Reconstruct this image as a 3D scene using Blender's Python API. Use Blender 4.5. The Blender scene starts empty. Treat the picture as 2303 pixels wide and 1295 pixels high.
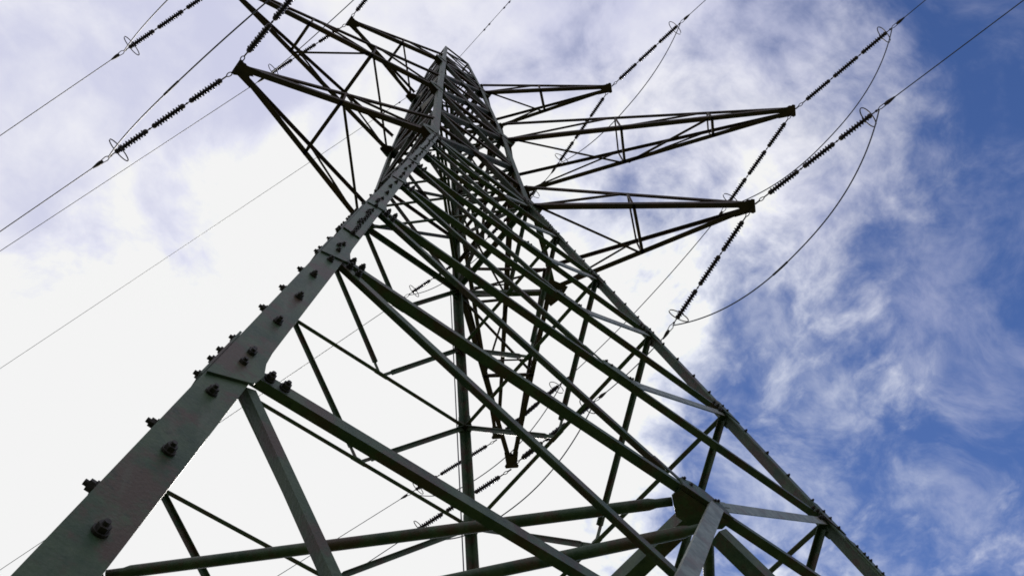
import bpy, bmesh, math, random
from mathutils import Vector, Matrix
random.seed(7)
C = bpy.context.scene.collection
SC = bpy.context.scene
rad = math.radians
H = 23.4                                   # height of the waist (lowest cross-arm level) above the ground

# ---------------------------------------------------------------- camera
RT = Vector((0.780797, -0.622056, -0.058329)); FW = Vector((0.301151, 0.292910, 0.907476)).normalized()
RT = (RT - FW * RT.dot(FW)).normalized(); DN = FW.cross(RT)
cam_d = bpy.data.cameras.new('camera'); cam = bpy.data.objects.new('camera', cam_d); C.objects.link(cam)
M = Matrix((RT, -DN, -FW)).transposed().to_4x4(); M.translation = Vector((-4.695, -6.477, -21.772 + H))
cam.matrix_world = M
cam_d.sensor_width = 36; cam_d.lens = 36 * 2098.2 / 2303; cam_d.clip_start = 0.05; cam_d.clip_end = 6000
SC.camera = cam

# ---------------------------------------------------------------- world: sky and clouds
SUN_AZ, SUN_EL = 53.3, 45.3                # azimuth counted from +X towards +Y
sd = Vector((math.cos(rad(SUN_AZ)) * math.cos(rad(SUN_EL)), math.sin(rad(SUN_AZ)) * math.cos(rad(SUN_EL)), math.sin(rad(SUN_EL))))
W = bpy.data.worlds.new('World'); SC.world = W; W.use_nodes = True
nt = W.node_tree; nt.nodes.clear()
def N(t, **kw):
    n = nt.nodes.new(t)
    for k, v in kw.items(): setattr(n, k, v)
    return n
def lk(a, b): nt.links.new(a, b)
def val(sock, x):
    if hasattr(x, 'is_output'): lk(x, sock)
    else: sock.default_value = x
def mth(op, a, b=0.0, c=0.0, clamp=False):
    n = N('ShaderNodeMath', operation=op); n.use_clamp = clamp
    val(n.inputs[0], a); val(n.inputs[1], b); val(n.inputs[2], c)
    return n.outputs[0]
def vmt(op, a, b=(0, 0, 0)):
    n = N('ShaderNodeVectorMath', operation=op); val(n.inputs[0], a); val(n.inputs[1], b)
    return n
def sstep(x, a, b):
    n = N('ShaderNodeMapRange', interpolation_type='SMOOTHSTEP'); n.clamp = True
    val(n.inputs[0], x); n.inputs[1].default_value = a; n.inputs[2].default_value = b
    return n.outputs[0]
def mixc(f, a, b):
    n = N('ShaderNodeMix', data_type='RGBA'); val(n.inputs[0], f); val(n.inputs[6], a); val(n.inputs[7], b)
    return n.outputs[2]
def noise(vec, scale, detail=8, rough=.55, dist=0.0):  # fractal noise on a sky direction
    n = N('ShaderNodeTexNoise'); lk(vec, n.inputs['Vector']); n.inputs['Scale'].default_value = scale
    n.inputs['Detail'].default_value = detail; n.inputs['Roughness'].default_value = rough; n.inputs['Distortion'].default_value = dist
    return n
tc = N('ShaderNodeTexCoord'); dirv = vmt('NORMALIZE', tc.outputs['Generated']).outputs[0]
sx = N('ShaderNodeSeparateXYZ'); lk(dirv, sx.inputs[0])
zz = mth('MAXIMUM', sx.outputs[2], 0.06)
cu = mth('DIVIDE', sx.outputs[0], zz); cv = mth('DIVIDE', sx.outputs[1], zz)
cx = N('ShaderNodeCombineXYZ'); lk(cu, cx.inputs[0]); lk(cv, cx.inputs[1]); cx.inputs[2].default_value = 3.7
uv = cx.outputs[0]                          # the flat cloud layer overhead
warp = noise(uv, 2.2, 4, .5)
uvw = vmt('ADD', uv, vmt('SCALE', vmt('SUBTRACT', warp.outputs['Color'], (.5, .5, .5)).outputs[0]).outputs[0])
uvw.inputs[1].links[0].from_node.inputs['Scale'].default_value = 0.22
uvw = uvw.outputs[0]
n1 = noise(uvw, 3.2, 10, .58).outputs[0]    # big cloud masses
n2 = noise(uvw, 9.0, 9, .6).outputs[0]      # wisps
n3 = noise(uvw, 1.9, 6, .55).outputs[0]     # thick and thin patches
g = mth('ADD', mth('ADD', mth('MULTIPLY', cu, .8), mth('MULTIPLY', cv, -.55)), mth('SUBTRACT', mth('MULTIPLY', sstep(cv, .04, .2), .13), mth('MULTIPLY', sstep(mth('ADD', cu, mth('MULTIPLY', cv, .4)), .96, 1.28), .42)))   # the cloud bank thins out towards +g
dens = mth('ADD', mth('MULTIPLY', mth('SUBTRACT', n1, .5), 1.0), mth('MULTIPLY', mth('SUBTRACT', n2, .5), .75))
cov = sstep(mth('SUBTRACT', mth('ADD', dens, .51), g), -.12, .36)
dt = vmt('DOT_PRODUCT', dirv, tuple(sd)).outputs['Value']
near = sstep(mth('ADD', dt, mth('MULTIPLY', mth('ADD', mth('SUBTRACT', n1, .5), mth('SUBTRACT', n2, .5)), .11)), .835, .935)                 # cloud lit through around the sun
thick = sstep(mth('ADD', n3, mth('MULTIPLY', mth('SUBTRACT', n2, .5), .5)), .36, .68)
sky = N('ShaderNodeTexSky', sky_type='NISHITA'); sky.sun_disc = False
sky.sun_elevation = rad(SUN_EL); sky.sun_rotation = rad(90 - SUN_AZ); sky.altitude = 200; sky.air_density = 1.0; sky.dust_density = .1; sky.ozone_density = 4
hs = N('ShaderNodeHueSaturation'); hs.inputs['Saturation'].default_value = 1.14; hs.inputs['Hue'].default_value = .513; lk(sky.outputs[0], hs.inputs['Color'])
sky_s = vmt('SCALE', hs.outputs[0]); sky_s.inputs['Scale'].default_value = 0.105
lav = mixc(thick, (.61, .625, .80, 1), (.90, .90, .95, 1))
cl = mixc(near, lav, (1.25, 1.25, 1.25, 1))
strv = N('ShaderNodeMapping'); lk(uvw, strv.inputs[0]); strv.inputs['Rotation'].default_value = (0, 0, rad(35)); strv.inputs['Scale'].default_value = (1.0, 1.7, 1)
n4 = noise(strv.outputs[0], 5.5, 10, .62, .3).outputs[0]   # streaky high cirrus over everything
cir = mth('MULTIPLY', sstep(n4, .38, .82), .50)
cov = mth('MAXIMUM', mth('MAXIMUM', cov, cir), mth('MULTIPLY', sstep(mth('ADD', cv, mth('MULTIPLY', dens, .3)), -.35, -.85), .9))   # and an unseen southern bank, added as neutral fill light for the AB face
cov = mth('MAXIMUM', cov, mth('MULTIPLY', near, sstep(mth('SUBTRACT', g, mth('MULTIPLY', dens, .5)), .57, .33)))
col = mixc(cov, sky_s.outputs[0], cl)
colm = vmt('MINIMUM', col, (.905, .905, .905))
bg = N('ShaderNodeBackground'); lk(colm.outputs[0], bg.inputs[0]); bg.inputs[1].default_value = 1.0
wo = N('ShaderNodeOutputWorld'); lk(bg.outputs[0], wo.inputs[0])

# ---------------------------------------------------------------- sun
sl = bpy.data.lights.new('sun', 'SUN'); sl.energy = 3.0; sl.angle = rad(.6); sl.color = (1, .95, .88)
so = bpy.data.objects.new('sun', sl); C.objects.link(so); so.rotation_euler = sd.to_track_quat('Z', 'Y').to_euler(); so.location = (0, 0, 80)
SC.view_settings.view_transform = 'Standard'; SC.view_settings.look = 'None'; SC.view_settings.exposure = 0; SC.view_settings.gamma = 1
SC.cycles.max_bounces = 6; SC.cycles.filter_width = 1.7

# ---------------------------------------------------------------- materials
def material(name, base, alt, rough=.6, metal=0.0, scale=6.0, rust=None, rust_amt=.5, bump=.0, coarse=1.2, wear=None):
    m = bpy.data.materials.new(name); m.use_nodes = True; t = m.node_tree; b = t.nodes['Principled BSDF']
    tcn = t.nodes.new('ShaderNodeTexCoord'); geo = t.nodes.new('ShaderNodeNewGeometry')
    n = t.nodes.new('ShaderNodeTexNoise'); n.inputs['Scale'].default_value = scale; n.inputs['Detail'].default_value = 8; n.inputs['Roughness'].default_value = .65
    t.links.new(geo.outputs['Position'], n.inputs['Vector'])
    r = t.nodes.new('ShaderNodeValToRGB'); r.color_ramp.elements[0].position = .40; r.color_ramp.elements[1].position = .60
    r.color_ramp.elements[0].color = (*base, 1); r.color_ramp.elements[1].color = (*alt, 1)
    t.links.new(n.outputs[0], r.inputs[0]); out = r.outputs[0]
    if rust:
        n2_ = t.nodes.new('ShaderNodeTexNoise'); n2_.inputs['Scale'].default_value = coarse; n2_.inputs['Detail'].default_value = 12; n2_.inputs['Roughness'].default_value = .7
        t.links.new(geo.outputs['Position'], n2_.inputs['Vector'])
        mr = t.nodes.new('ShaderNodeMapRange'); mr.interpolation_type = 'SMOOTHSTEP'; mr.inputs[1].default_value = .47; mr.inputs[2].default_value = .60; mr.inputs[4].default_value = rust_amt
        t.links.new(n2_.outputs[0], mr.inputs[0])
        mx = t.nodes.new('ShaderNodeMix'); mx.data_type = 'RGBA'; t.links.new(mr.outputs[0], mx.inputs[0]); t.links.new(out, mx.inputs[6]); mx.inputs[7].default_value = (*rust, 1); out = mx.outputs[2]
    if wear:                                   # chalky runs down the face and fine grime
        mp = t.nodes.new('ShaderNodeMapping'); mp.inputs['Scale'].default_value = (11, 11, 1.6); t.links.new(geo.outputs['Position'], mp.inputs[0])
        for vec, sc_, lo, hi, amt, colr in ((mp.outputs[0], 1.0, .50, .72, .55, wear), (geo.outputs['Position'], 45, .55, .75, .6, tuple(x * .35 for x in base)), (geo.outputs['Position'], 9, .60, .72, .7, tuple(x * .45 for x in base))):
            nn = t.nodes.new('ShaderNodeTexNoise'); nn.inputs['Scale'].default_value = sc_; nn.inputs['Detail'].default_value = 9; nn.inputs['Roughness'].default_value = .6; t.links.new(vec, nn.inputs['Vector'])
            mr = t.nodes.new('ShaderNodeMapRange'); mr.interpolation_type = 'SMOOTHSTEP'; mr.inputs[1].default_value = lo; mr.inputs[2].default_value = hi; mr.inputs[4].default_value = amt; t.links.new(nn.outputs[0], mr.inputs[0])
            mx = t.nodes.new('ShaderNodeMix'); mx.data_type = 'RGBA'; t.links.new(mr.outputs[0], mx.inputs[0]); t.links.new(out, mx.inputs[6]); mx.inputs[7].default_value = (*colr, 1); out = mx.outputs[2]
    t.links.new(out, b.inputs['Base Color']); b.inputs['Roughness'].default_value = rough; b.inputs['Metallic'].default_value = metal
    b.inputs['Specular IOR Level'].default_value = .32
    if bump:
        n4 = t.nodes.new('ShaderNodeTexNoise'); n4.inputs['Scale'].default_value = 70; n4.inputs['Detail'].default_value = 6
        t.links.new(geo.outputs['Position'], n4.inputs['Vector'])
        bp = t.nodes.new('ShaderNodeBump'); bp.inputs['Strength'].default_value = bump; bp.inputs['Distance'].default_value = .004
        t.links.new(n4.outputs[0], bp.inputs['Height']); t.links.new(bp.outputs[0], b.inputs['Normal'])
    return m
GREEN = material('green_painted_steel', (.016, .042, .018), (.046, .074, .033), .5, 0, 4.5, (.058, .032, .020), .9, .5, 3.4, (.080, .096, .066))
BROWN = material('weathered_brown_steel', (.028, .017, .012), (.045, .030, .022), .7, 0, 5, (.07, .032, .02), .6, .3)
GALV = material('galvanised_steel', (.13, .155, .135), (.22, .25, .22), .5, .2, 9, (.14, .10, .085), .6, .3, 2.5)
DARK = material('dark_green_steel', (.014, .022, .012), (.030, .036, .020), .65, 0, 5, (.045, .022, .016), .8, .3, 2.0)
BOLT = material('dark_bolt_steel', (.022, .020, .018), (.045, .038, .034), .6, .3, 40)
PORC = material('brown_glazed_porcelain', (.012, .006, .012), (.022, .010, .018), .25, 0, 8)
CAPM = material('cast_iron_cap', (.035, .025, .030), (.06, .045, .045), .6, .4, 20)
WIRE = material('aluminium_conductor', (.045, .045, .055), (.065, .065, .075), .5, .5, 30)
CONC = material('weathered_concrete', (.22, .21, .19), (.33, .32, .29), .9, 0, 6, (.12, .12, .09), .6, .6)
GRASS = material('meadow_ground', (.035, .055, .018), (.075, .095, .03), .95, 0, .8, (.10, .085, .045), .5, 1.0, .25)

# ---------------------------------------------------------------- helpers
def link(name, me, mat, parent=None):
    o = bpy.data.objects.new(name, me); C.objects.link(o)
    if mat and not me.materials: me.materials.append(mat)
    if parent: o.parent = parent
    return o
def obj(name, bm, mat, parent=None, smooth=False):
    me = bpy.data.meshes.new(name); bm.normal_update(); bmesh.ops.recalc_face_normals(bm, faces=bm.faces)
    bm.to_mesh(me); bm.free()
    if smooth:
        for f in me.polygons: f.use_smooth = True
    return link(name, me, mat, parent)
def empty(name, label=None, cat=None, loc=(0, 0, 0), parent=None, group=None):
    o = bpy.data.objects.new(name, None); C.objects.link(o); o.location = loc; o.empty_display_size = .3
    if label: o['label'] = label
    if cat: o['category'] = cat
    if group: o['group'] = group
    if parent: o.parent = parent
    return o
def prism(bm, prof, p0, u, v, d):
    """extrude the 2-D outline prof (in axes u, v) from p0 along d"""
    a = [bm.verts.new(p0 + u * x + v * y) for x, y in prof]; b = [bm.verts.new(w.co + d) for w in a]
    n = len(a)
    for i in range(n): bm.faces.new((a[i], a[(i + 1) % n], b[(i + 1) % n], b[i]))
    bm.faces.new(a[::-1]); bm.faces.new(b)
def angle(bm, p0, p1, u, v, a=.1, t=.012, b=None):
    """an L-section bar with its heel on the line p0-p1 and flanges along u and v"""
    p0, p1, u, v = Vector(p0), Vector(p1), Vector(u), Vector(v)
    d = p1 - p0; x = d.normalized(); u = (u - x * u.dot(x)).normalized(); w = x.cross(u)
    if w.dot(v) < 0: w = -w
    b = b or a
    prism(bm, [(0, 0), (a, 0), (a, t), (t, t), (t, b), (0, b)], p0, u, w, d)
def flat(bm, p0, p1, u, w=.1, t=.01):
    p0, p1, u = Vector(p0), Vector(p1), Vector(u); d = p1 - p0; x = d.normalized(); u = (u - x * u.dot(x)).normalized(); n = x.cross(u)
    prism(bm, [(-w / 2, -t / 2), (w / 2, -t / 2), (w / 2, t / 2), (-w / 2, t / 2)], p0, u, n, d)
def tube(bm, pts, r, n=8, caps=True):
    pts = [Vector(p) for p in pts]; rings = []
    up = Vector((0, 0, 1))
    for i, p in enumerate(pts):
        d = (pts[min(i + 1, len(pts) - 1)] - pts[max(i - 1, 0)]).normalized()
        a = d.cross(up if abs(d.z) < .95 else Vector((1, 0, 0))).normalized(); b = d.cross(a)
        rr = r[i] if isinstance(r, (list, tuple)) else r
        rings.append([bm.verts.new(p + a * math.cos(6.2832 * k / n) * rr + b * math.sin(6.2832 * k / n) * rr) for k in range(n)])
    for A, B in zip(rings, rings[1:]):
        for k in range(n): bm.faces.new((A[k], A[(k + 1) % n], B[(k + 1) % n], B[k]))
    if caps: bm.faces.new(rings[0][::-1]); bm.faces.new(rings[-1])
def poly_plate(bm, pts, nrm, t=.012):
    nrm = Vector(nrm).normalized(); a = [bm.verts.new(Vector(p)) for p in pts]; b = [bm.verts.new(Vector(p) + nrm * t) for p in pts]
    n = len(a)
    for i in range(n): bm.faces.new((a[i], a[(i + 1) % n], b[(i + 1) % n], b[i]))
    bm.faces.new(a[::-1]); bm.faces.new(b)
def bolt(bm, p, n, s=1.0):
    """washer, hexagonal nut and thread end, standing on p along n"""
    p, n = Vector(p), Vector(n).normalized(); a = n.cross(Vector((0, 0, 1)) if abs(n.z) < .9 else Vector((1, 0, 0))).normalized(); b = n.cross(a)
    ph = random.random() * 2
    for r, h0, h1, k in ((.034 * s, -.004, .007, 14), (.027 * s, .006, .034 * s, 6), (.014 * s, .03 * s, .052 * s, 10)):
        prism(bm, [(math.cos(6.2832 * i / k + ph) * r, math.sin(6.2832 * i / k + ph) * r) for i in range(k)], p + n * h0, a, b, n * (h1 - h0))

# ---------------------------------------------------------------- ground
bm = bmesh.new(); bmesh.ops.create_grid(bm, x_segments=120, y_segments=120, size=1500)
for v in bm.verts:
    r = max(abs(v.co.x), abs(v.co.y)); v.co.z = (math.sin(v.co.x * .011) + math.cos(v.co.y * .013)) * min(2.5, max(0, (r - 60) * .02))
gr = obj('ground', bm, GRASS); gr['kind'] = 'structure'; gr['label'] = 'rough grass meadow under the lattice tower'

# ---------------------------------------------------------------- tower geometry (z measured from the waist; H is added)
S = .15443
LOW = [0, -2.225, -4.754, -7.368, -10.075, -12.669, -15.350, -18.073, -20.82]
ZM, ZT, ZP = 6.154, 12.881, 18.398
UP = [0, 3.15, ZM, 9.55, ZT, 15.3, 16.9, ZP]          # panel points of the shaft above the waist
EXTRA = [1.5, 8.10, 14.15]                             # the arms' upper chords
def hw(z):
    if z <= 0: return 1.5 - S * z
    if z <= ZM: return 1.5 + (1.2855 - 1.5) * z / ZM
    if z <= ZT: return 1.2855 + (.9457 - 1.2855) * (z - ZM) / (ZT - ZM)
    return .9457 + (.6142 - .9457) * (z - ZT) / (ZP - ZT)
SG = {'A': (-1, -1), 'B': (1, -1), 'C': (1, 1), 'D': (-1, 1)}
def cor(l, z): w = hw(z); return Vector((SG[l][0] * w, SG[l][1] * w, z + H))
X, Y, Z = Vector((1, 0, 0)), Vector((0, 1, 0)), Vector((0, 0, 1))
# faces: (leg, leg, along from first to second, inward)
FACES = [('A', 'B', X, Y), ('B', 'C', Y, -X), ('C', 'D', -X, -Y), ('D', 'A', -Y, X)]
tower = empty('transmission_tower', 'tall green lattice power pylon with three-way cross arms seen from its foot', 'pylon')

def inset(p, l, k): return p + Vector((-SG[l][0], -SG[l][1], 0)) * k
LEGS = {}
for l in 'ABCD':
    u, v = Vector((-SG[l][0], 0, 0)), Vector((0, -SG[l][1], 0))
    bm = bmesh.new(); zz_ = [-H + .25] + [0, ZM, ZT, ZP + .02]; ws = [.17, .165, .15, .12]
    for a, b, w in zip(zz_, zz_[1:], ws): angle(bm, cor(l, a), cor(l, b), u, v, w, .018 if w > .15 else .013)
    LEGS[l] = obj('leg', bm, GREEN, tower)
    # concrete footing
    bm = bmesh.new(); p = cor(l, -H); tube(bm, [p - Z * .5, p + Z * .3, p + Z * .36], [.45, .42, .36], 20); obj('footing', bm, CONC, tower)
# bolts, splices and gussets on the legs
def leg_frame(l, z):
    d = (cor(l, z + .5) - cor(l, z - .5)).normalized(); return cor(l, z), d
for l in 'ABCD':
    sxl, syl = SG[l]
    many = bmesh.new(); nmany = 0
    single = l in 'AB'
    spots = []
    z = -21.9; i = 0
    while z < -.3:                            # step bolts, one flange then the other
        spots.append((z, i % 2)); z += .28; i += 1
    for k, zl in enumerate(LOW[:8]):          # pairs of bolts at every node
        for dz in (-.07, .07): spots.append((zl + dz, 0)); spots.append((zl + dz + .05, 1))
    for zs_ in (-14.5, -1.85):                 # the splices
        for q in range(11): spots.append((zs_ + q * .12, 0)); spots.append((zs_ + q * .12 + .03, 1))
    spots.sort()
    for n_, (z, fl) in enumerate(spots):
        p, d = leg_frame(l, z)
        t1 = Vector((-sxl, 0, 0)) if fl == 0 else Vector((0, -syl, 0))       # flange direction
        nn = Vector((0, syl, 0)) if fl == 0 else Vector((sxl, 0, 0))         # outward
        nn = (nn - d * nn.dot(d)).normalized()
        q = p + t1 * (.095 if n_ % 3 else .075) + nn * .004
        if single and n_ < 48:
            b = bmesh.new(); bolt(b, q, nn, .76); obj('bolt', b, BOLT, LEGS[l])
        else: bolt(many, q, nn, .76)
    o = obj('bolt', many, BOLT, LEGS[l]); o['kind'] = 'stuff'
    # splice plates outside the flanges
    for fl, zs_ in ((0, -14.5), (1, -14.5), (0, -1.85), (1, -1.85)):
        t1 = Vector((-sxl, 0, 0)) if fl == 0 else Vector((0, -syl, 0)); nn = Vector((0, syl, 0)) if fl == 0 else Vector((sxl, 0, 0))
        bm = bmesh.new(); a, b = cor(l, zs_ - .12) + nn * .003, cor(l, zs_ + 1.34) + nn * .003
        poly_plate(bm, [a + t1 * .006, a + t1 * .164, b + t1 * .164, b + t1 * .006], nn, .012); obj('splice_plate', bm, GREEN, LEGS[l])

def node_in(l, z, f): return cor(l, z) + f[3] * .022
for fi, f in enumerate(FACES):
    l0, l1, al, inw = f
    mid = lambda z: (cor(l0, z) + cor(l1, z)) / 2
    upf = (mid(1) - mid(0)).normalized() if False else None
    for k in range(1, len(LOW)):
        z, zu = LOW[k], LOW[k - 1]
        up = (mid(zu) - mid(z)).normalized(); ins = inw * .024
        # horizontal
        if k > 7: continue
        big = .085 if k != 7 else .05
        bm = bmesh.new(); a, b = cor(l0, z) + ins + al * .03, cor(l1, z) + ins - al * .03
        angle(bm, a - up * .045, b - up * .045, up, inw, .075 if k != 7 else .095, .011, big); hb = obj('horizontal_beam', bm, GREEN, tower)
        if fi == 0:
            b2 = bmesh.new()
            for e_, sg_ in ((a, 1), (b, -1)):
                for q in (.20, .28): bolt(b2, e_ + al * sg_ * q - inw * .012 - up * .01, -inw, .8)
            obj('bolt', b2, BOLT, hb)['kind'] = 'stuff'
        # K diagonals: legs at the level above down to the middle of this beam
        for l, s in ((l0, 1), (l1, -1)):
            a, b = cor(l, zu) + ins + al * s * .04 + inw * .016, mid(z) + ins + inw * .016 - al * s * .05
            dd = (b - a).normalized(); e = .34 if fi == 0 else .22
            pale = fi == 0 and s < 0
            bm = bmesh.new(); angle(bm, a + up * .045 + dd * .16, b + up * .045 - dd * e, -up, inw, (.092 if not pale else .125), .011, .07)
            flat(bm, b - dd * (e + .18), b - dd * .02, up, .07, .012)
            o = obj('diagonal_brace', bm, GALV if pale else GREEN, tower)
            if fi == 0:
                b2 = bmesh.new()
                for q in (.12, .2): bolt(b2, b - dd * q - inw * .006, -inw, .9); bolt(b2, b - dd * q + inw * .006, inw, .9)
                for q in (.22, .31): bolt(b2, a + dd * q + up * .01 - inw * .012, -inw, .8)
                obj('bolt', b2, BOLT, o)['kind'] = 'stuff'
        # gusset at the middle of the beam
        bm = bmesh.new(); c = mid(z) + inw * .008
        gz = 1.0 if fi == 0 else .5; poly_plate(bm, [c + (al * x_ + up * y_) * gz for x_, y_ in ((-.30, -.07), (.30, -.07), (.26, .10), (.08, .19), (-.08, .19), (-.26, .10))], inw, .011)
        obj('gusset_plate', bm, GREEN, tower)
    # gussets on the legs
    for k in range(0, 8):
        for l, s in ((l0, 1), (l1, -1)):
            z = LOW[k]; c = cor(l, z) - inw * .014; dn = (cor(l, z - 1) - cor(l, z)).normalized()
            bm = bmesh.new()
            poly_plate(bm, [c + al * s * .006 - dn * .30, c + al * s * .17 - dn * .26, c + al * s * .18 - dn * .06, c + al * s * .205 + dn * .08, c + al * s * .19 + dn * .20, c + al * s * .17 + dn * .22, c + al * s * .006 + dn * .34], inw, .011)
            obj('gusset_plate', bm, GREEN, LEGS[l])
    # legs of the big inverted V below level 6
    c = mid(LOW[6]) + inw * .06 - Z * .28
    for l, s in ((l1, -1),):
        bm = bmesh.new(); e = cor(l, -21.2) + inw * .05; d = (e - c).normalized()
        angle(bm, c + d * .1, e - d * .1, Z, inw, .13, .012); obj('foot_brace', bm, GREEN, tower)
    # upper body
    for k in range(len(UP)):
        z = UP[k]
        arm_lv = any(abs(z - q) < .01 for q in (0, ZM, ZT)); peak = z > 15
        big = .055 if peak else (.15 if arm_lv else .10)
        bm = bmesh.new(); angle(bm, cor(l0, z) + inw * .02 + al * .03, cor(l1, z) + inw * .02 - al * .03, -Z, inw, big, .010, big * .8); obj('horizontal_beam', bm, BROWN if z > 0 else GREEN, tower)
        if k == 0: continue
        zl = UP[k - 1]; wd = .045 if peak and z > 15.4 else (.125 if fi in (0, 3) else .105)
        for n_, (p_, q_, o_) in enumerate(((cor(l0, z), cor(l1, zl), .034), (cor(l0, zl), cor(l1, z), .046))):
            if z > 15.4 and (k + n_ + fi) % 2: continue
            a = p_ + inw * o_ + al * .04; b = q_ + inw * o_ - al * .04; d = (b - a).normalized()
            bm = bmesh.new(); angle(bm, a + d * .08, b - d * .08, Z, inw, wd, .010); obj('lattice_bar', bm, DARK, tower)
        if z < 15.4:
            c = (cor(l0, z) + cor(l1, z) + cor(l0, zl) + cor(l1, zl)) / 4 + inw * .02; w_ = .16
            bm = bmesh.new(); poly_plate(bm, [c - al * w_ - Z * .06, c - al * .06 - Z * w_, c + al * .06 - Z * w_, c + al * w_ - Z * .06, c + al * w_ + Z * .06, c + al * .06 + Z * w_, c - al * .06 + Z * w_, c - al * w_ + Z * .06], inw, .01); obj('gusset_plate', bm, DARK, tower)

for z in EXTRA:
    for f in FACES:
        bm = bmesh.new(); angle(bm, cor(f[0], z) + f[3] * .02 + f[2] * .03, cor(f[1], z) + f[3] * .02 - f[2] * .03, -Z, f[3], .10, .010); obj('horizontal_beam', bm, BROWN, tower)
for z in (0, 1.5, 3.15, ZM, 9.55, ZT):         # diaphragms across the shaft
    for p_, q_, o_ in (('A', 'C', 0), ('B', 'D', .02)):
        a = cor(p_, z) - Z * (.05 + o_); b = cor(q_, z) - Z * (.05 + o_); d = (b - a).normalized()
        bm = bmesh.new(); angle(bm, a + d * .2, b - d * .2, d.cross(Z), -Z, .07, .009); obj('plan_brace', bm, GREEN, tower)

# inner bracing at the sixth level and at the waist
def bar(name, p0, p1, a=.12, mat=GREEN, u=Z, v=None, parent=tower, t=.012):
    p0, p1 = Vector(p0), Vector(p1); d = p1 - p0; v = v or d.cross(Z) if d.cross(Z).length > .01 else X
    bm = bmesh.new(); angle(bm, p0, p1, u if abs(d.normalized().dot(Vector(u))) < .98 else X, v, a, t); return obj(name, bm, mat, parent)
z6 = LOW[6] + H
m = {q: (cor(q[0], LOW[6]) + cor(q[1], LOW[6])) / 2 for q in ('AB', 'BC', 'CD', 'DA')}
def pipe(name, p0, p1, r=.052):
    bm = bmesh.new(); d = (p1 - p0).normalized(); tube(bm, [p0, p0 + d * .14, p0 + d * .2, p1 - d * .2, p1 - d * .14, p1], [r * .75, r * .75, r, r, r * .75, r * .75], 18); return obj(name, bm, GREEN, tower, True)
for a_, b_ in (('AB', 'BC'), ('BC', 'CD'), ('CD', 'DA'), ('DA', 'AB')):
    d = (m[b_] - m[a_]).normalized(); pipe('plan_brace', m[a_] + d * .3, m[b_] - d * .3)
for q_, al_, in_ in (('AB', X, Y), ('BC', Y, -X), ('CD', X, -Y), ('DA', Y, X)):
    bm = bmesh.new(); c = m[q_] - Z * .055
    poly_plate(bm, [c - al_ * .30 + in_ * .05, c + al_ * .30 + in_ * .05, c + al_ * .30 + in_ * .14, c + al_ * .12 + in_ * .28, c - al_ * .12 + in_ * .28, c - al_ * .30 + in_ * .14], -Z, .012); obj('gusset_plate', bm, GREEN, tower)
d = (m['CD'] - m['AB']).normalized(); bar('cross_beam', m['AB'] + d * .15, m['CD'] - d * .15, .15)
ctr6 = Vector((0, 0, z6 - .18))
for l in 'CD':
    a = inset(cor(l, LOW[7]), l, .14); d = (ctr6 - a).normalized(); bar('hip_brace', a + d * .1, ctr6 - d * .2, .085)
pipe('cross_beam', m['AB'] + Vector((-.1, .05, -.42)), m['DA'] + Vector((-.18, 0, -1.15)))
h0 = m['AB'] + Vector((-.03, -.05, -.12)); h1 = Vector((-1.72, -4.32, -18.12 + H)); bm = bmesh.new(); angle(bm, h0, h1, X, Y, .13, .012, .05); obj('hanger', bm, GALV, tower)
h0 = cor('A', LOW[7] - .18) + Vector((.17, .03, 0)); h1 = Vector((-2.9, -4.66, -20.8 + H)); bm = bmesh.new(); angle(bm, h0, h1, X, Y, .052, .010, .05); obj('foot_strut', bm, GREEN, tower)

bm = bmesh.new(); tube(bm, [cor('C', -H + .4) + Vector((-.235, 0, 0)), cor('C', 0) + Vector((-.235, 0, 0))], .013, 6); obj('earthing_cable', bm, WIRE, tower)

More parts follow.
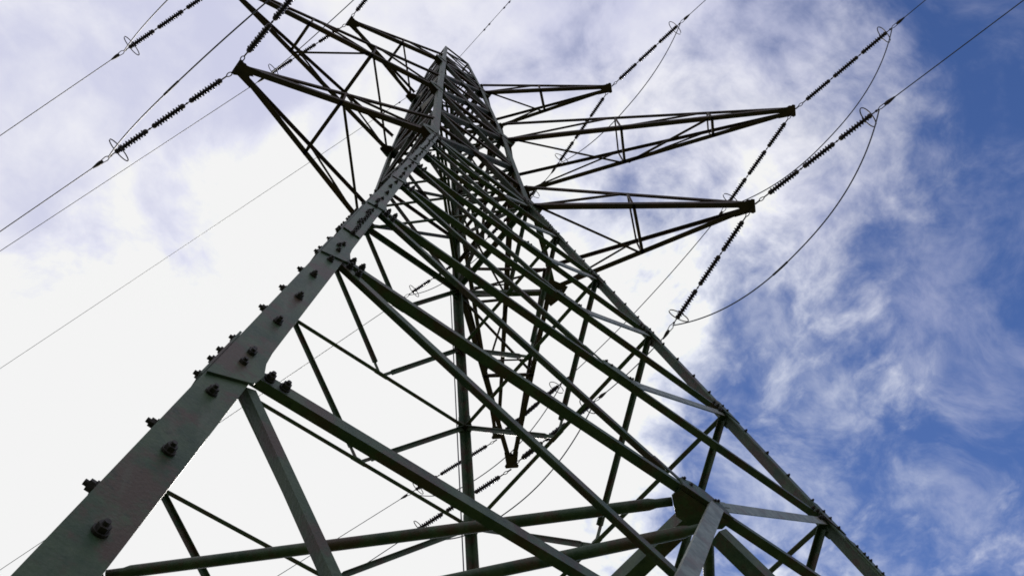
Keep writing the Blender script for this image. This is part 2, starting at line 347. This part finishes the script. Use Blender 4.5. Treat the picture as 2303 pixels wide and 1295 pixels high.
# ---------------------------------------------------------------- cross arms
def lerp(a, b, t): return a + (b - a) * t
def seg(parent, name, a, b, w, u, v, mat, e0=0., e1=0.):
    d = (b - a).normalized(); bm = bmesh.new(); angle(bm, a + d * e0, b - d * e1, u, v, w, .010); return obj(name, bm, mat, parent)
def arm(tip, n1, n2, h, fr, w=.13, mat=BROWN):
    """a tapering four-chord truss from bottom nodes n1, n2 (top nodes h above) out to tip"""
    tip, n1, n2 = Vector(tip), Vector(n1), Vector(n2); par = empty('cross_arm', parent=tower)
    t1, t2 = n1 + Z * h, n2 + Z * h
    ax = (tip - (n1 + n2) / 2).normalized(); side = (n2 - n1); side = (side - ax * side.dot(ax)).normalized()
    tp = tip - ax * .12
    sp = .105; tips = {1: tp - side * sp, 2: tp + side * sp}
    tt = {1: tips[1] + Z * .10, 2: tips[2] + Z * .10}
    seg(par, 'chord', n1, tips[1], w, side, Z, mat); seg(par, 'chord', n2, tips[2], w, -side, Z, mat)
    seg(par, 'chord', t1, tt[1], w * .68, side, -Z, mat); seg(par, 'chord', t2, tt[2], w * .68, -side, -Z, mat)
    prev = (n1, n2, t1, t2)
    for i, t in enumerate(fr):
        b1, b2, c1, c2 = lerp(n1, tips[1], t), lerp(n2, tips[2], t), lerp(t1, tt[1], t), lerp(t2, tt[2], t)
        seg(par, 'strut', b1, b2, .075, ax, Z, mat, .03, .03)
        seg(par, 'strut', c1, c2, .05, ax, -Z, mat, .02, .02)
        seg(par, 'post', b1, c1, .05, ax, side, mat, .02, .02); seg(par, 'post', b2, c2, .05, ax, -side, mat, .02, .02)
        flip = i % 2 == 1
        (seg(par, 'arm_brace', prev[0], b2, .06, Z, ax, mat, .15, .1) if not flip else seg(par, 'arm_brace', prev[1], b1, .06, Z, ax, mat, .15, .1))
        seg(par, 'arm_brace', prev[0], c1, .055, side, Z, mat, .15, .08); seg(par, 'arm_brace', prev[1], c2, .055, -side, Z, mat, .15, .08)
        prev = (b1, b2, c1, c2)
    # plate at the tip
    bm = bmesh.new(); a = lerp(n1, tips[1], 1 - .40 / (tips[1] - n1).length) - side * .01; b = lerp(n2, tips[2], 1 - .40 / (tips[2] - n2).length) + side * .01
    poly_plate(bm, [a, tips[1] - side * .05, tip - side * .20 - ax * .04, tip - side * .17 + ax * .03, tip + side * .17 + ax * .03, tip + side * .20 - ax * .04, tips[2] + side * .05, b, lerp(a, b, .5) + ax * .16], -Z, .014)
    poly_plate(bm, [tt[1] - side * .05, tip - side * .12 + Z * .12, tip + side * .12 + Z * .12, tt[2] + side * .05, (tt[1] + tt[2]) / 2 - ax * .3 + Z * .02], Z, .012)
    poly_plate(bm, [tip - side * .16, tip + side * .16, tip + side * .10 + Z * .11, tip - side * .10 + Z * .11], ax, .012)
    obj('tip_plate', bm, mat, par)
    return par
LV = [dict(z=0, h=1.5, L=-5.95, R=(5.98, 4.89), E=3.41, fl=(.48,), fr=(.46,)),
      dict(z=ZM, h=1.95, L=-7.86, R=(7.80, 7.44), E=2.66, fl=(.32, .62), fr=(.40, .72)),
      dict(z=ZT, h=1.27, L=-4.43, R=(4.63, 3.98), E=2.12, fl=(.44,), fr=(.45,))]
TIPS = {}
for i, q in enumerate(LV):
    z = q['z']; tl = Vector((q['L'], 0, z + H)); tr = Vector((q['R'][0], -q['R'][1], z + H)); t3 = Vector((q['R'][0], q['R'][1], z + H)); e = Vector((q['E'], 0, z + H))
    TIPS[i] = (tl, tr, t3)
    arm(tl, cor('D', z), cor('A', z), q['h'], q['fl'])
    arm(tr, cor('B', z), e, q['h'], q['fr']); arm(t3, cor('C', z), e, q['h'], q['fr'])
    fr_ = empty('outrigger', parent=tower)       # the node both right-hand arms lean on
    for l in 'BC':
        s_ = Vector((0, SG[l][1], 0))
        seg(fr_, 'beam', cor(l, z), e, .13, X, Z, BROWN if i else GREEN); seg(fr_, 'beam', cor(l, z + q['h']), e + Z * q['h'], .09, X, -Z, BROWN)
        seg(fr_, 'brace', cor(l, z), e + Z * q['h'], .06, X, s_, BROWN, .15, .1)
    seg(fr_, 'post', e, e + Z * q['h'], .08, X, Y, BROWN)
    bm = bmesh.new(); poly_plate(bm, [e + Vector((-.25, -.25, 0)), e + Vector((.25, -.35, 0)), e + Vector((.32, 0, 0)), e + Vector((.25, .35, 0)), e + Vector((-.25, .25, 0))], -Z, .012); obj('plate', bm, BROWN, fr_)
    # gussets where the chords meet the legs
    for l, d_ in (('A', -X), ('D', -X), ('B', X), ('C', X)):
        c = cor(l, z) + Z * -.02; sy = Vector((0, SG[l][1], 0)); bm = bmesh.new()
        poly_plate(bm, [c - d_ * .22 - sy * .26, c + d_ * .08 - sy * .26, c + d_ * .30 - sy * .14, c + d_ * .30 + sy * (.10 if d_.x > 0 else .01), c + d_ * .12 + sy * .04, c - d_ * .22 + sy * .03], -Z, .012)
        obj('gusset_plate', bm, BROWN, LEGS[l])
        c = cor(l, z) + sy * .006; bm = bmesh.new()
        poly_plate(bm, [c - d_ * .16 - Z * .35, c + d_ * .05 - Z * .35, c + d_ * .30 - Z * .08, c + d_ * .30 + Z * .12, c + d_ * .05 + Z * .35, c - d_ * .16 + Z * .35], sy, .012)
        obj('gusset_plate', bm, GREEN, LEGS[l])
# peak: cap frame and earth-wire bracket
pk = Vector((0, 0, ZP + H))
for f in FACES:
    seg(tower, 'horizontal_beam', cor(f[0], ZP) , cor(f[1], ZP), .07, -Z, f[3], GREEN)
seg(tower, 'earth_wire_bracket', pk + Vector((-.6, 0, -.62)), pk + Vector((.6, 0, -.62)), .08, Z, Y, GREEN)

# ---------------------------------------------------------------- insulator strings
def dvec(az, el): return Vector((math.cos(rad(az)) * math.cos(rad(el)), math.sin(rad(az)) * math.cos(rad(el)), math.sin(rad(el))))
LEN = 3.85
def lathe(bm, prof, n=14):
    rings = [[bm.verts.new((x, math.cos(6.2832 * k / n) * r, math.sin(6.2832 * k / n) * r)) for k in range(n)] for x, r in prof]
    for A, B in zip(rings, rings[1:]):
        for k in range(n): bm.faces.new((A[k], A[(k + 1) % n], B[(k + 1) % n], B[k]))
    bm.faces.new(rings[0][::-1]); bm.faces.new(rings[-1])
UNIT = .90
def make_string():
    r = empty('insulator_string')
    bm = bmesh.new()                           # shackle and oval link
    pts = [(.10 + .07 * math.cos(a), .038 * math.sin(a), 0) for a in [6.2832 * i / 16 for i in range(17)]]; tube(bm, pts, .013, 6)
    tube(bm, [(-.10, 0, 0), (.05, 0, 0)], .022); tube(bm, [(.16, 0, 0), (.34, 0, 0)], .018)
    obj('shackle', bm, CAPM, r)
    x = .31
    for i in range(3):
        bm = bmesh.new(); prof = [(x + .07, .036)]; ns = 10; pitch = (UNIT - .18) / ns
        for k in range(ns):
            a = x + .09 + k * pitch; R = .088 if k % 2 == 0 else .076
            prof += [(a, .038), (a + pitch * .28, R - .006), (a + pitch * .42, R), (a + pitch * .52, R - .004), (a + pitch * .75, .042)]
        prof += [(x + UNIT - .07, .036)]
        lathe(bm, prof, 16); rod = obj('insulator_rod', bm, PORC, r, True)
        for e, s_ in ((x, 1), (x + UNIT, -1)):
            bm = bmesh.new(); lathe(bm, [(e, .02), (e + s_ * .012, .045), (e + s_ * .05, .064), (e + s_ * .085, .060), (e + s_ * .105, .04)], 10); obj('cap', bm, CAPM, rod)
        x += UNIT
        if i < 2:
            bm = bmesh.new(); tube(bm, [(x - .01, 0, 0), (x + .16, 0, 0)], .014); tube(bm, [(x + .05, 0, 0), (x + .09, 0, 0)], .024); obj('rod_link', bm, CAPM, r)
            x += .13
    # arcing ring: an open oval either side of the line end
    bm = bmesh.new(); xr = x - .10
    pts = [(xr + .09 * math.sin(q_), .30 * math.cos(q_), .085 * math.sin(q_)) for q_ in [.25 + 5.95 * i / 40 for i in range(41)]]
    tube(bm, pts, .014, 6); tube(bm, [(xr + .12, 0, 0), (xr + .09, 0, .085)], .010, 6); tube(bm, [(xr + .12, 0, 0), (xr - .09, 0, -.085)], .010, 6)
    obj('arcing_ring', bm, CAPM, r)
    bm = bmesh.new(); tube(bm, [(x - .01, 0, 0), (x + .14, 0, 0)], .015); tube(bm, [(x + .10, 0, 0), (x + .15, 0, 0)], .03)
    tube(bm, [(x + .13, .0, .02), (x + .24, .045, .02), (x + .40, .03, .0)], .011); tube(bm, [(x + .13, 0, -.02), (x + .24, -.045, -.02), (x + .40, -.03, 0)], .011)
    tube(bm, [(x + .34, 0, 0), (x + .40, 0, 0), (x + .48, 0, 0), (x + .62, 0, 0)], [.02, .05, .045, .02])
    tube(bm, [(x + .44, 0, -.07), (x + .44, 0, .07)], .018)
    obj('dead_end_clamp', bm, CAPM, r)
    return r, x + .60
PROTO, SLEN = make_string()
used = False
def copy_tree(o, parent=None):
    c = o.copy(); C.objects.link(c)
    if parent: c.parent = parent
    for ch in list(o.children): copy_tree(ch, c)
    return c
def place_string(p, az, el, L, label):
    global used
    o = PROTO if not used else copy_tree(PROTO); used = True
    d = dvec(az, el); y = Z.cross(d).normalized(); z = d.cross(y)
    k = L / SLEN
    o.matrix_world = Matrix.Translation(p) @ Matrix((d, y, z)).transposed().to_4x4() @ Matrix.Diagonal((k, 1, 1, 1))
    o['label'] = label; o['category'] = 'insulator'; o['group'] = 'tension insulator strings'
    return p + d * L, d
def wire(name, label, p, az, el, span=260, r=.013, damper=None, cat='power line', group=None):
    h = Vector((math.cos(rad(az)), math.sin(rad(az)), 0)); t = math.tan(rad(el)); n = 70
    root = empty(name, label, cat, p, group=group)
    pts = []
    for i in range(n + 1):
        s = span * (i / n) ** 2; pts.append(h * s + Z * (t * s - t * s * s / span))
    bm = bmesh.new(); tube(bm, pts, r, 8); obj('strand', bm, WIRE, root)
    for s in damper or ():
        q = h * s + Z * (t * s); bm = bmesh.new(); hh = (h + Z * t).normalized()
        tube(bm, [q - Z * .07 - hh * .2, q - Z * .07 - hh * .12, q - Z * .06 - hh * .10, q - Z * .06 + hh * .10, q - Z * .07 + hh * .12, q - Z * .07 + hh * .2], [.028, .034, .008, .008, .034, .028], 8)
        tube(bm, [q + Z * .02, q - Z * .07], .014, 6); obj('vibration_damper', bm, CAPM, root)
    return root
DIRS = {(0, 0): ((110, -11, 3.85), (-85, -11, 3.85)), (1, 0): ((110, -11, 3.7), (-85, -11, 3.85)), (2, 0): ((111, -9, 3.8), (-86, -11, 3.8)),
        (0, 1): ((85, -10, 3.9), (-85, -12, 3.92)), (1, 1): ((89, -15, 3.9), (-86, -11, 3.8)), (2, 1): ((88, -12, 3.72), (-85.5, -13, 3.7)),
        (0, 2): ((110, -8, 3.65), (-87, -11, 3.6)), (1, 2): ((111, -7, 3.95), (-89, -13, 3.75)), (2, 2): ((110, -9, 3.8), (-88, -12, 3.72))}
LVN = ('lowest', 'middle', 'topmost'); ARM = ('left', 'right', 'rear')
ARMD = ('arm reaching to the upper left', 'arm reaching out to the right over blue sky', 'arm pointing down the middle behind the tower')
for i in range(3):
    for a in range(3):
        tip = TIPS[i][a]; ends = []
        for (az, el, L), sg in zip(DIRS[(i, a)], (1, -1)):
            far = 'down-left' if sg > 0 else 'up-right'
            visible = not (sg < 0 and a == 0 and i == 1)
            p0 = tip + Vector((0, .15 * sg, -.02))
            d = dvec(az, el); ends.append((p0 + d * L, d))
            if visible: place_string(p0, az, el, L, 'dark insulator string pulling %s from the tip of the %s %s arm' % (far, LVN[i], ARM[a]))
            if (a == 0 and sg > 0) or (a == 1 and sg < 0) or (a == 2 and sg > 0):
                wire('conductor', 'thin conductor running %s from the insulator string of the %s %s arm' % (far, LVN[i], ARM[a]), p0 + d * (L - .06), az, el * 1.14, group='line conductors')
        if a == 1: RE = ends[0]
        if a == 2:                              # slack span between the right and the rear arm
            e0, e1 = RE[0] - RE[1] * .1, ends[1][0] - ends[1][1] * .1; ln = (e1 - e0).length
            root = empty('tie_conductor', 'short conductor joining the insulator strings of the %s right and rear arms' % LVN[i], 'power line', e0, group='tie conductors')
            bm = bmesh.new(); tube(bm, [(e1 - e0) * (k / 16) - Z * (4 * (k / 16) * (1 - k / 16) * ln * .045) for k in range(17)], .014, 8); obj('strand', bm, WIRE, root)
        # jumper loop under the arm tip
        (e0, d0), (e1, d1) = ends; e0 = e0 - d0 * .42 - Z * .03; e1 = e1 - d1 * .42 - Z * .03; sag = 1.9
        pts = []; n = 48
        for k in range(n + 1):
            t = k / n; s_ = (1 - abs(2 * t - 1) ** 2.3); pts.append(e0.lerp(e1, t) - Z * s_ * sag - X * (s_ * .12 if (i, a) == (0, 0) else 0))
        root = empty('jumper_cable', 'slack jumper loop hanging under the tip of the %s %s arm' % (LVN[i], ARM[a]), 'jumper cable', e0, group='jumper loops')
        bm = bmesh.new(); tube(bm, [q - e0 for q in pts], .016, 8); obj('strand', bm, WIRE, root)
        if i == 0: bm = bmesh.new(); tube(bm, [q - e0 for q in pts[19:23]], .026, 8); obj('sleeve', bm, WIRE, root)
ep = pk + Vector((0, 0, -.66))
wire('earth_wire', 'thin earth wire leaving the tower peak towards the upper right', ep, -86, -6, 260, .010, (2.4, 3.6), 'earth wire', 'earth wires')
wire('earth_wire', 'thin earth wire running from the tower peak down to the left edge', ep, 110, -7.5, 260, .010, (2.6, 3.4), 'earth wire', 'earth wires')
